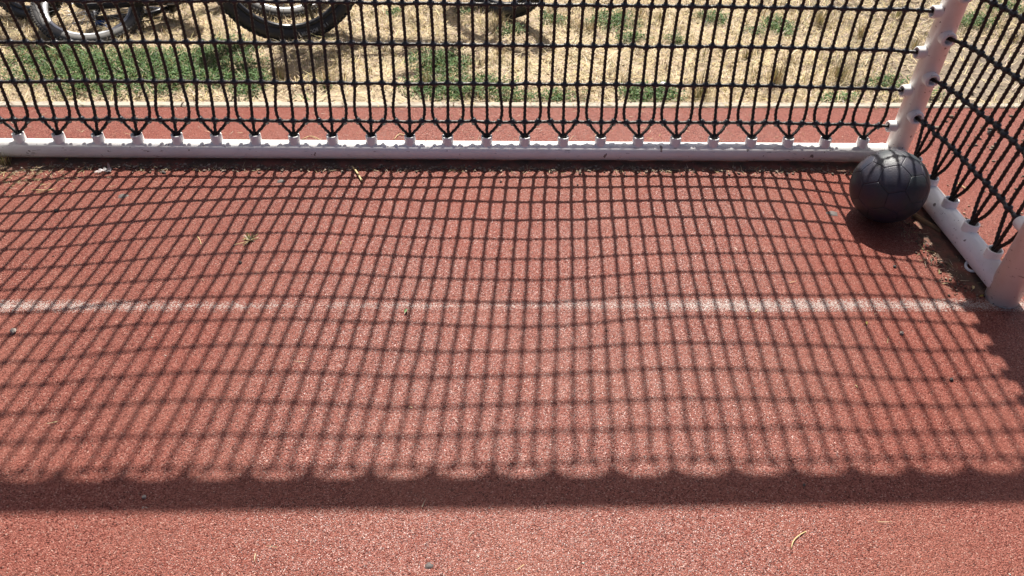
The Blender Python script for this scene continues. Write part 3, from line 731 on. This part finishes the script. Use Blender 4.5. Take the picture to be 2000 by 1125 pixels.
def bicycle(name, label, loc, rz, lean, R=.33, tr=.027, wb=1.0, frame_m=BLACKP, tyre_m=TYRE, rim_m=BLACKP, steer=0.0, knobs=True, guard=False, crank_m=BLACKP, stand_m=BLACKP, small=False):
    """heads along local +x, drive side on local -y; root sits at the rear wheel's contact point"""
    root = tag(empty(name, loc), label, 'bicycle', 'bicycles left on the dry grass')
    root.rotation_mode = 'XYZ'; root.matrix_world = Matrix.Translation(loc) @ Matrix.Rotation(rz, 4, 'Z') @ Matrix.Rotation(lean, 4, 'X')
    rh = Vector((0, 0, R)); fh = Vector((wb, 0, R)); bb = Vector((.40 * wb, 0, R * .86)); ht = Vector((wb - .16, 0, R + .36 * wb)); hb = Vector((wb - .12, 0, R + .25 * wb)); st = Vector((.24 * wb, 0, R + .32 * wb))
    rear = wheel(root, rh, R, tr, tyre_m, rim_m, 0, knobs); fr = wheel(root, fh, R, tr, tyre_m, rim_m, steer, knobs)
    mb = MB(); t = .017
    mb.tube([bb, st + (st - bb) * .06], t, 12); mb.tube([bb, hb], t * 1.45, 14); mb.tube([st, ht], t * 1.1, 12); mb.tube([hb - (ht - hb) * .3, ht + (ht - hb) * .3], t * 1.25, 12)
    for s in (-1, 1):
        mb.tube([bb + Vector((-.02, s * .028, 0)), bb + Vector((-.10, s * .05, 0)), rh + Vector((0, s * .062, 0))], t * .62, 10); mb.tube([st + Vector((0, s * .02, -.01)), rh + Vector((.05, s * .055, .07)), rh + Vector((0, s * .062, 0))], t * .5, 10)
    mb.tube([bb + Vector((0, -.036, 0)), bb + Vector((0, .036, 0))], .021, 14)
    mb.build('frame', frame_m, root)
    Rs = Matrix.Rotation(steer, 3, 'Z'); crown = hb - (ht - hb) * .35
    mb = MB()
    for s in (-1, 1):
        e = fh + Rs @ Vector((0, s * .055, 0)); cr = crown + Rs @ Vector((0, s * .05, -.01)); mb.tube([cr, cr.lerp(e, .5), e], [.017, .016, .010], 10)
    mb.tube([crown + Rs @ Vector((0, -.055, 0)), crown + Rs @ Vector((0, .055, 0))], .016, 10); mb.build('fork', frame_m, root)
    sp = ht + Vector((-.01, 0, .07)); hbar = MB().tube([ht, sp], .015, 10); fw = Rs @ Vector((.06, 0, .03)); hbar.tube([sp, sp + fw], .014, 10)
    w = .30; hp = [sp + fw + Rs @ Vector((-.05 * abs(q) ** 2, q * w, .03 * abs(q))) for q in np.linspace(-1, 1, 13)]; hbar.tube(hp, .0115, 10); hb_o = hbar.build('handlebar', frame_m, root)
    for s in (0, -1): e = hp[s]; i = hp[1 if s == 0 else -2]; MB().tube([e + (e - i) * .1, i, i + (i - e) * .6], .016, 12).build('grip', TYRE, hb_o)
    MB().tube([st, st + (st - bb).normalized() * .11], .0135, 10).build('seat_post', STEEL, root)
    sc = st + (st - bb).normalized() * .13
    mb = MB()
    V = []; F = []; n = 12
    secs = [(-.13, .065, .030), (-.10, .078, .032), (-.04, .062, .028), (.03, .034, .024), (.10, .022, .020), (.135, .012, .012)]
    for x, wd, hh in secs:
        for i in range(n): a = 2 * math.pi * i / n; V.append(sc + Vector((x, wd * math.cos(a), hh * math.sin(a))))
    for j in range(len(secs) - 1):
        for i in range(n): k = (i + 1) % n; F.append((j * n + i, j * n + k, (j + 1) * n + k, (j + 1) * n + i))
    F += [tuple(range(n))[::-1], tuple((len(secs) - 1) * n + i for i in range(n))]
    mb.add(V, F).build('saddle', TYRE, root)
    # drive train on -y
    cl = .15 if not small else .115
    ca = -.55
    cd = Vector((math.cos(ca), 0, math.sin(ca))) * cl
    cr = MB().lathe([(.07, -.004), (.07, .004), (.055, .004), (.055, -.004)], 40, 'y', bb + Vector((0, -.052, 0)), close=True); cr.tube([bb + Vector((0, -.05, 0)), bb + Vector((0, -.06, 0))], .024, 14)
    cr.tube([bb + Vector((0, -.064, 0)), bb + cd + Vector((0, -.072, 0))], [.012, .009], 10); cr.tube([bb + Vector((0, .05, 0)), bb - cd + Vector((0, .07, 0))], [.012, .009], 10)
    cro = cr.build('crank', crank_m, root)
    for s in (-1, 1):
        c = bb - cd * s + Vector((0, s * .125, 0)); mb = MB(); mb.box(c, (.085, .085, .022)); mb.tube([c + Vector((0, -s * .06, 0)), c], .007, 8)
        for q in (-1, 1): mb.box(c + Vector((q * .03, 0, .014)), (.014, .078, .008)); mb.box(c + Vector((q * .03, 0, -.014)), (.014, .078, .008))
        mb.build('pedal', GREYP if small else TYRE, cro, smooth=False)
    if guard:
        a = rh + Vector((-.05, -.062, .0)); b = bb + Vector((.09, -.062, .01)); d = (b - a); L = d.length; ang = -math.atan2(d.z, d.x)
        mb = MB(); pr = []
        for i in range(28):
            q = 2 * math.pi * i / 28; cx = (L / 2 - .065) * (1 if math.cos(q) > 0 else -1); pr.append((cx + .065 * math.cos(q), -.012 + .074 * math.sin(q) * (1.0 if math.cos(q) > 0 else .75)))
        mid = (a + b) / 2; Rm = Matrix.Rotation(ang, 3, 'Y'); V = []
        for yy, sc_ in ((.012, 1.0), (-.010, 1.0), (-.016, .93)):
            V += [mid + Rm @ Vector((p[0] * (1 if sc_ == 1 else .985), yy, p[1] * sc_)) for p in pr]
        F = [tuple(range(28)), tuple(range(56, 84))[::-1]]
        for j in range(2):
            for i in range(28): k = (i + 1) % 28; F.append((j * 28 + i, j * 28 + k, (j + 1) * 28 + k, (j + 1) * 28 + i))
        mb.add(V, F).build('chain_guard', BLACKP, root, smooth=False)
        mb = MB(); mb.box(mid + Rm @ Vector((.11, -.0175, .004)), (.07, .002, .022), Rm); mb.build('guard_sticker', ALLOY, root, smooth=False)
    else:
        mb = MB(); der = rh + Vector((.02, -.075, -.10)); der2 = rh + Vector((.055, -.075, -.155))
        top = [rh + Vector((0, -.06, .045)), bb + Vector((0, -.055, .071))]; low = [bb + Vector((0, -.055, -.071)), der2 + Vector((.01, .012, -.02)), der2 + Vector((-.02, .012, 0)), der + Vector((.02, .012, .02)), rh + Vector((0, -.06, -.045))]
        mb.tube(top, .0045, 6); mb.tube(low, .0045, 6); mb.build('chain', STEEL, root)
        mb = MB(); mb.tube([rh + Vector((0, -.07, -.02)), der, der2], [.016, .020, .012], 10)
        for c in (der, der2): mb.tube([c + Vector((0, -.008, 0)), c + Vector((0, .02, 0))], .024, 12)
        mb.build('derailleur', BLACKP, root)
        MB().lathe([(.052, -.052), (.030, -.066), (.012, -.066)], 24, 'y', rh).build('sprocket', STEEL, root)
    # kick stand on the far side
    k0 = rh + Vector((.03, .07, -.01)); foot = rh + Vector((.10, .17 if not small else .10, -R + (0.02 if not small else .06)))
    mb = MB().tube([k0, k0.lerp(foot, .9), foot], [.009, .008, .011], 10); mb.box(k0, (.05, .016, .034)); mb.build('kickstand', stand_m, root)
    return root, rear, fr

def letter_tyre(rimobj, R, tr, body, ang0, size):
    """sidewall lettering bent round the tyre, letter tops outward, on the -y side"""
    cu = bpy.data.curves.new('lettering', 'FONT'); cu.body = body; cu.size = size; cu.extrude = 0; cu.shear = .15; cu.space_character = 1.0
    tmp = bpy.data.objects.new('lettering_source', cu); col.objects.link(tmp)
    bpy.context.view_layer.update(); me = bpy.data.meshes.new_from_object(tmp.evaluated_get(bpy.context.evaluated_depsgraph_get())); bpy.data.objects.remove(tmp)
    V = np.array([v.co[:] for v in me.vertices]); wdt = V[:, 0].max() * .85
    bars = MB()
    for i, wd in enumerate((.0035, .0065, .0095)): bars.box((-.044 + i * .0125, size * .36, 0), (wd, size * .72, .0001))
    rb = R - tr * 1.35
    def bend(p):
        r = rb + p[1]; a = ang0 - (p[0] - wdt / 2) / rb     # clockwise seen from -y, measured from the bottom toward +x
        c = (r - (R - tr)) / tr; y = -tr * .95 * math.sqrt(max(.05, 1 - c * c)) - .0011
        return (r * math.sin(a), y, -r * math.cos(a))
    for v in me.vertices: v.co = bend((v.co[0] * .85, v.co[1], 0))
    link('lettering', me, TYRE_PRINT, rimobj, smooth=False)
    bars.v = [bend(p) for p in bars.v]; bars.build('stripe_mark', TYRE_PRINT, rimobj, smooth=False)

c = at(582, 74)
b2, rear2, front2 = bicycle('bicycle', 'black mountain bicycle with lettered rear tyre and steered front wheel', Vector((c[0], c[1], -.012)), math.radians(19), math.radians(-7), R=.325, tr=.029, wb=.95, steer=math.radians(-62))
letter_tyre(rear2, .325, .029, 'BOOSTER', math.radians(10.5), .020)
c = at(190, 84)
b1, rear1, front1 = bicycle('bicycle', 'small bicycle lying on its side with silver rims, chain guard and blue kickstand', Vector((c[0], c[1], -.004)), math.radians(24), math.radians(-66), R=.218, tr=.023, wb=.84, tyre_m=TYRE_DUSTY, rim_m=ALLOY, knobs=False, guard=True, stand_m=BLUEP, crank_m=STEEL, small=True)
c = at(62, 36)
b3, _, _ = bicycle('bicycle', 'black bicycle with dark tyres standing behind the fallen silver-rimmed one', Vector((c[0] - .02, c[1], -.01)), math.radians(152), math.radians(10), R=.31, tr=.027, wb=.95)

# ------------------------------------------------------------------ small litter on the court
def rock(name, u, v, size, m, label, cat='pebble', group='loose pebbles on the court', z=0.0):
    c = at(u, v); mb = MB().sphere((0, 0, 0), (size[0] / 2, size[1] / 2, size[2] / 2), 9, 6); rs = np.random.default_rng(int(u * 7 + v))
    mb.v = [tuple(np.array(p) * (1 + rs.normal(0, .13)) + rs.normal(0, size[2] * .05, 3)) for p in mb.v]
    o = mb.build(name, m, None, (c[0], c[1], z + size[2] * .42), smooth=False); o.rotation_euler = (0, 0, rs.uniform(0, 3)); return tag(o, label, cat, group)
rock('pebble', 27, 649, (.019, .012, .010), STONE, 'pale angular pebble lying just in front of the worn white line')
rock('pebble', 1760, 652, (.011, .009, .008), STONE, 'grey pebble on red court between ball shadow and top bar shadow')
rock('pebble', 1858, 743, (.009, .008, .007), STONED, 'tiny dark pebble at the edge of the corner post shadow')
rock('pebble', 282, 972, (.009, .007, .006), STONE, 'tiny pale pebble lying inside the wide top bar shadow')
rock('pebble', 470, 514, (.009, .008, .007), STONED, 'dark pebble close to the dried weed tuft')
rock('pebble', 320, 338, (.017, .010, .007), STONED, 'flat dark stone near the dirt at the foot of the bottom bar')
rock('pebble', 110, 413, (.013, .012, .008), STONED, 'round dark pebble in the net shadow near the dry straws')
rock('pebble', 978, 356, (.008, .007, .006), STONED, 'small black pebble midway along the bottom bar')
rock('pebble', 1747, 522, (.009, .008, .007), STONED, 'black crumb just beyond the shadow of the ball')
rock('pebble', 1570, 948, (.006, .005, .004), STONED, 'tiny black crumb beside the top bar shadow')
rock('pebble', 1128, 362, (.006, .005, .005), STONED, 'tiny dark crumb midway along the bottom bar shadow')
rock('pebble', 577, 318, (.012, .009, .007), STONE, 'brownish stone sitting in the dirt under the bottom bar near the twig')
rock('blue_scrap', 752, 317, (.010, .006, .006), BLUEP, 'small bright blue plastic scrap in the dirt under the bottom bar', 'scrap', None)
rock('pebble', 1945, 285, (.022, .018, .014), STONED, 'grey clod on the red strip outside the side net', group='loose pebbles on the court')
rock('pebble', 1934, 262, (.026, .02, .016), STONED, 'largest grey clod near the kerb outside the side net')
rock('white_scrap', 1293, 172, (.030, .022, .016), WHITE, 'crumpled white scrap lying in the round clover patch by the kerb', 'scrap', None, z=.01)

def stalk(name, pts, r, m, label, cat, group=None):
    P = [at(u, v, z) for u, v, z in pts]; c = Vector(P[0]); c.z = 0
    return tag(MB().tube(path([Vector(p) - c for p in P], .006), r, 6).build(name, m, None, c), label, cat, group)
stalk('twig', [(688, 325, .003), (696, 335, .006), (703, 347, .006), (707, 354, .004)], .0032, STRAWM, 'thick tan twig leaning off the dirt onto the net shadow', 'twig')
stalk('straw', [(1545, 1072, .001), (1549, 1058, .004), (1560, 1046, .004), (1574, 1038, .001)], .0010, STRAWM, 'curved dry stalk alone on the sunlit red in front of the top bar shadow', 'straw', 'dry straws on the court')
stalk('straw', [(62, 370, .001), (80, 371, .003), (104, 370, .001)], .0011, STRAWM, 'straight dry straw in the net shadow below the plastic scrap', 'straw', 'dry straws on the court')
stalk('straw', [(70, 376, .001), (88, 374, .003), (102, 370, .002)], .0010, STRAWM, 'bent dry straw crossing under the straight one', 'straw', 'dry straws on the court')
stalk('straw', [(386, 462, .001), (391, 470, .003), (393, 478, .001)], .0009, STRAWM, 'short dry straw to the side of the dried weed tuft', 'straw', 'dry straws on the court')
stalk('straw', [(1868, 356, .001), (1880, 364, .004), (1893, 373, .001)], .0018, STRAWM, 'pale straw on the red strip outside the second side bar collar', 'straw', 'dry straws on the court')
stalk('straw', [(590, 272, .001), (605, 266, .004), (628, 274, .002)], .0012, STRAWM, 'straw lying on the red strip behind the bottom bar', 'straw', 'dry straws on the court')
stalk('straw', [(770, 272, .001), (780, 262, .004), (800, 268, .001)], .0014, STRAWM, 'curled straw wedged behind the bottom bar collars', 'straw', 'dry straws on the court')
stalk('straw', [(1671, 752, .001), (1675, 757, .001)], .0011, STRAWM, 'very short straw chip in the net shadow before the pebble', 'straw', 'dry straws on the court')
stalk('wood_stick', [(1786, 420, .008), (1800, 430, .008), (1838, 452, .006)], .0085, WOOD, 'weathered wooden stick lying between the ball and the side bar', 'stick')
# dried weed tuft on the red court
c = at(489, 468); k = 46; a = rng.uniform(0, 6.28, k); r = np.abs(rng.normal(0, .007, k))
b = blades(r * np.cos(a), r * np.sin(a), 0 * a + .001, rng.uniform(.008, .024, k), rng.uniform(.002, .005, k), a, rng.uniform(.6, 1.5, k), rng.normal(.4, .5, k), np.where(rng.random((k, 1)) < .35, np.array([[.10, .12, .03]]), straw_col(k, .6, 1.2)))
weed = tag(empty('dried_weed', (c[0], c[1], 0)), 'dried weed tuft with a straw stem lying on the net shadow', 'weed')
link('leaf_tuft', fast_mesh('leaf_tuft', *b[:3], b[3]), GRASS, weed, smooth=False)
P = [Vector(at(u, v, z)) - Vector((c[0], c[1], 0)) for u, v, z in ((496, 466, .006), (478, 473, .006), (458, 478, .001))]
MB().tube(path(P, .005), .0010, 6).build('stem', STRAWM, weed)
# crumpled clear plastic scrap
c = at(204, 336); scrap = tag(empty('plastic_scrap', (c[0], c[1], 0)), 'crumpled clear plastic scrap with an upright torn corner', 'scrap')
g = np.linspace(-1, 1, 9); X, Y = np.meshgrid(g, g); Z = .010 * fbm(X * 2 + 4, Y * 2 + 9) + .004 * np.abs(np.sin(4 * X + 2 * Y)); I = np.arange(81).reshape(9, 9)
Q = np.stack([I[:-1, :-1], I[:-1, 1:], I[1:, 1:], I[1:, :-1]], -1).reshape(-1, 4)
link('film', fast_mesh('film', np.stack([X * .021 * (1 - .2 * Y), Y * .011 + .004 * X, Z], -1).reshape(-1, 3), Q), FILM, scrap, smooth=False)
MB().add([(.014, 0, .004), (.026, .002, .004), (.021, .003, .034), (.018, .002, .030), (.015, -.002, .018)], [(0, 1, 2), (0, 2, 3), (0, 3, 4)]).build('torn_corner', FILM, scrap, smooth=False)
# flattened gum
for u, v, w, lab in ((240, 383, .030, 'grey flattened gum spot in the net shadow below the plastic scrap'), (549, 354, .026, 'grey flattened gum spot near the dirt beside the twig'), (1626, 417, .034, 'grey flattened gum spot beside the ball shadow'), (838, 1105, .016, 'dark gum spot on sunlit red in front of the top bar shadow')):
    c = at(u, v); n = 22; rr_ = [w / 2 * (1 + .10 * math.sin(3 * i * .2856 + u) + .10 * math.sin(5 * i * .2856)) for i in range(n)]
    V = [(0, 0, .0022)] + [(rr_[i] * s * math.cos(i * .2856), .8 * rr_[i] * s * math.sin(i * .2856), h) for s, h in ((.7, .002), (1, -.0005)) for i in range(n)]
    F = [(0, 1 + i, 1 + (i + 1) % n) for i in range(n)] + [(1 + i, 1 + n + i, 1 + n + (i + 1) % n, 1 + (i + 1) % n) for i in range(n)]
    tag(MB().add(V, F).build('chewing_gum', GUM, None, (c[0], c[1], .0006)), lab, 'gum', 'gum spots on the court')
# small leaves
def leaf(u, v, L, m, label, rz, z=.003):
    c = at(u, v); V = [(-L / 2, 0, 0), (-L * .15, L * .2, .003), (L * .2, L * .17, .004), (L / 2, 0, .001), (L * .2, -L * .17, .004), (-L * .15, -L * .2, .003), (0, 0, -.001)]
    o = MB().add(V, [(6, i, i + 1) for i in range(5)] + [(6, 5, 0)]).build('fallen_leaf', m, None, (c[0], c[1], z)); o.rotation_euler = (.1, .1, rz); tag(o, label, 'leaf', 'small leaves on the court')
leaf(1898, 565, .020, STRAWM, 'pale dry leaf in the shade at the foot of the front post', 1.1, .006)
leaf(1915, 582, .014, YELLOWL, 'yellow leaf touching the foot of the front post', .2, .006)
leaf(1691, 633, .013, YELLOWL, 'tiny yellow-green sprig on red court in front of the line', 1.4)
leaf(793, 611, .018, GREENL, 'small green leaf at the front edge of the worn white line', 1.3, .006)
leaf(132, 316, .013, YELLOWL, 'small yellow leaf in the dirt under the bottom bar', .6, .007)
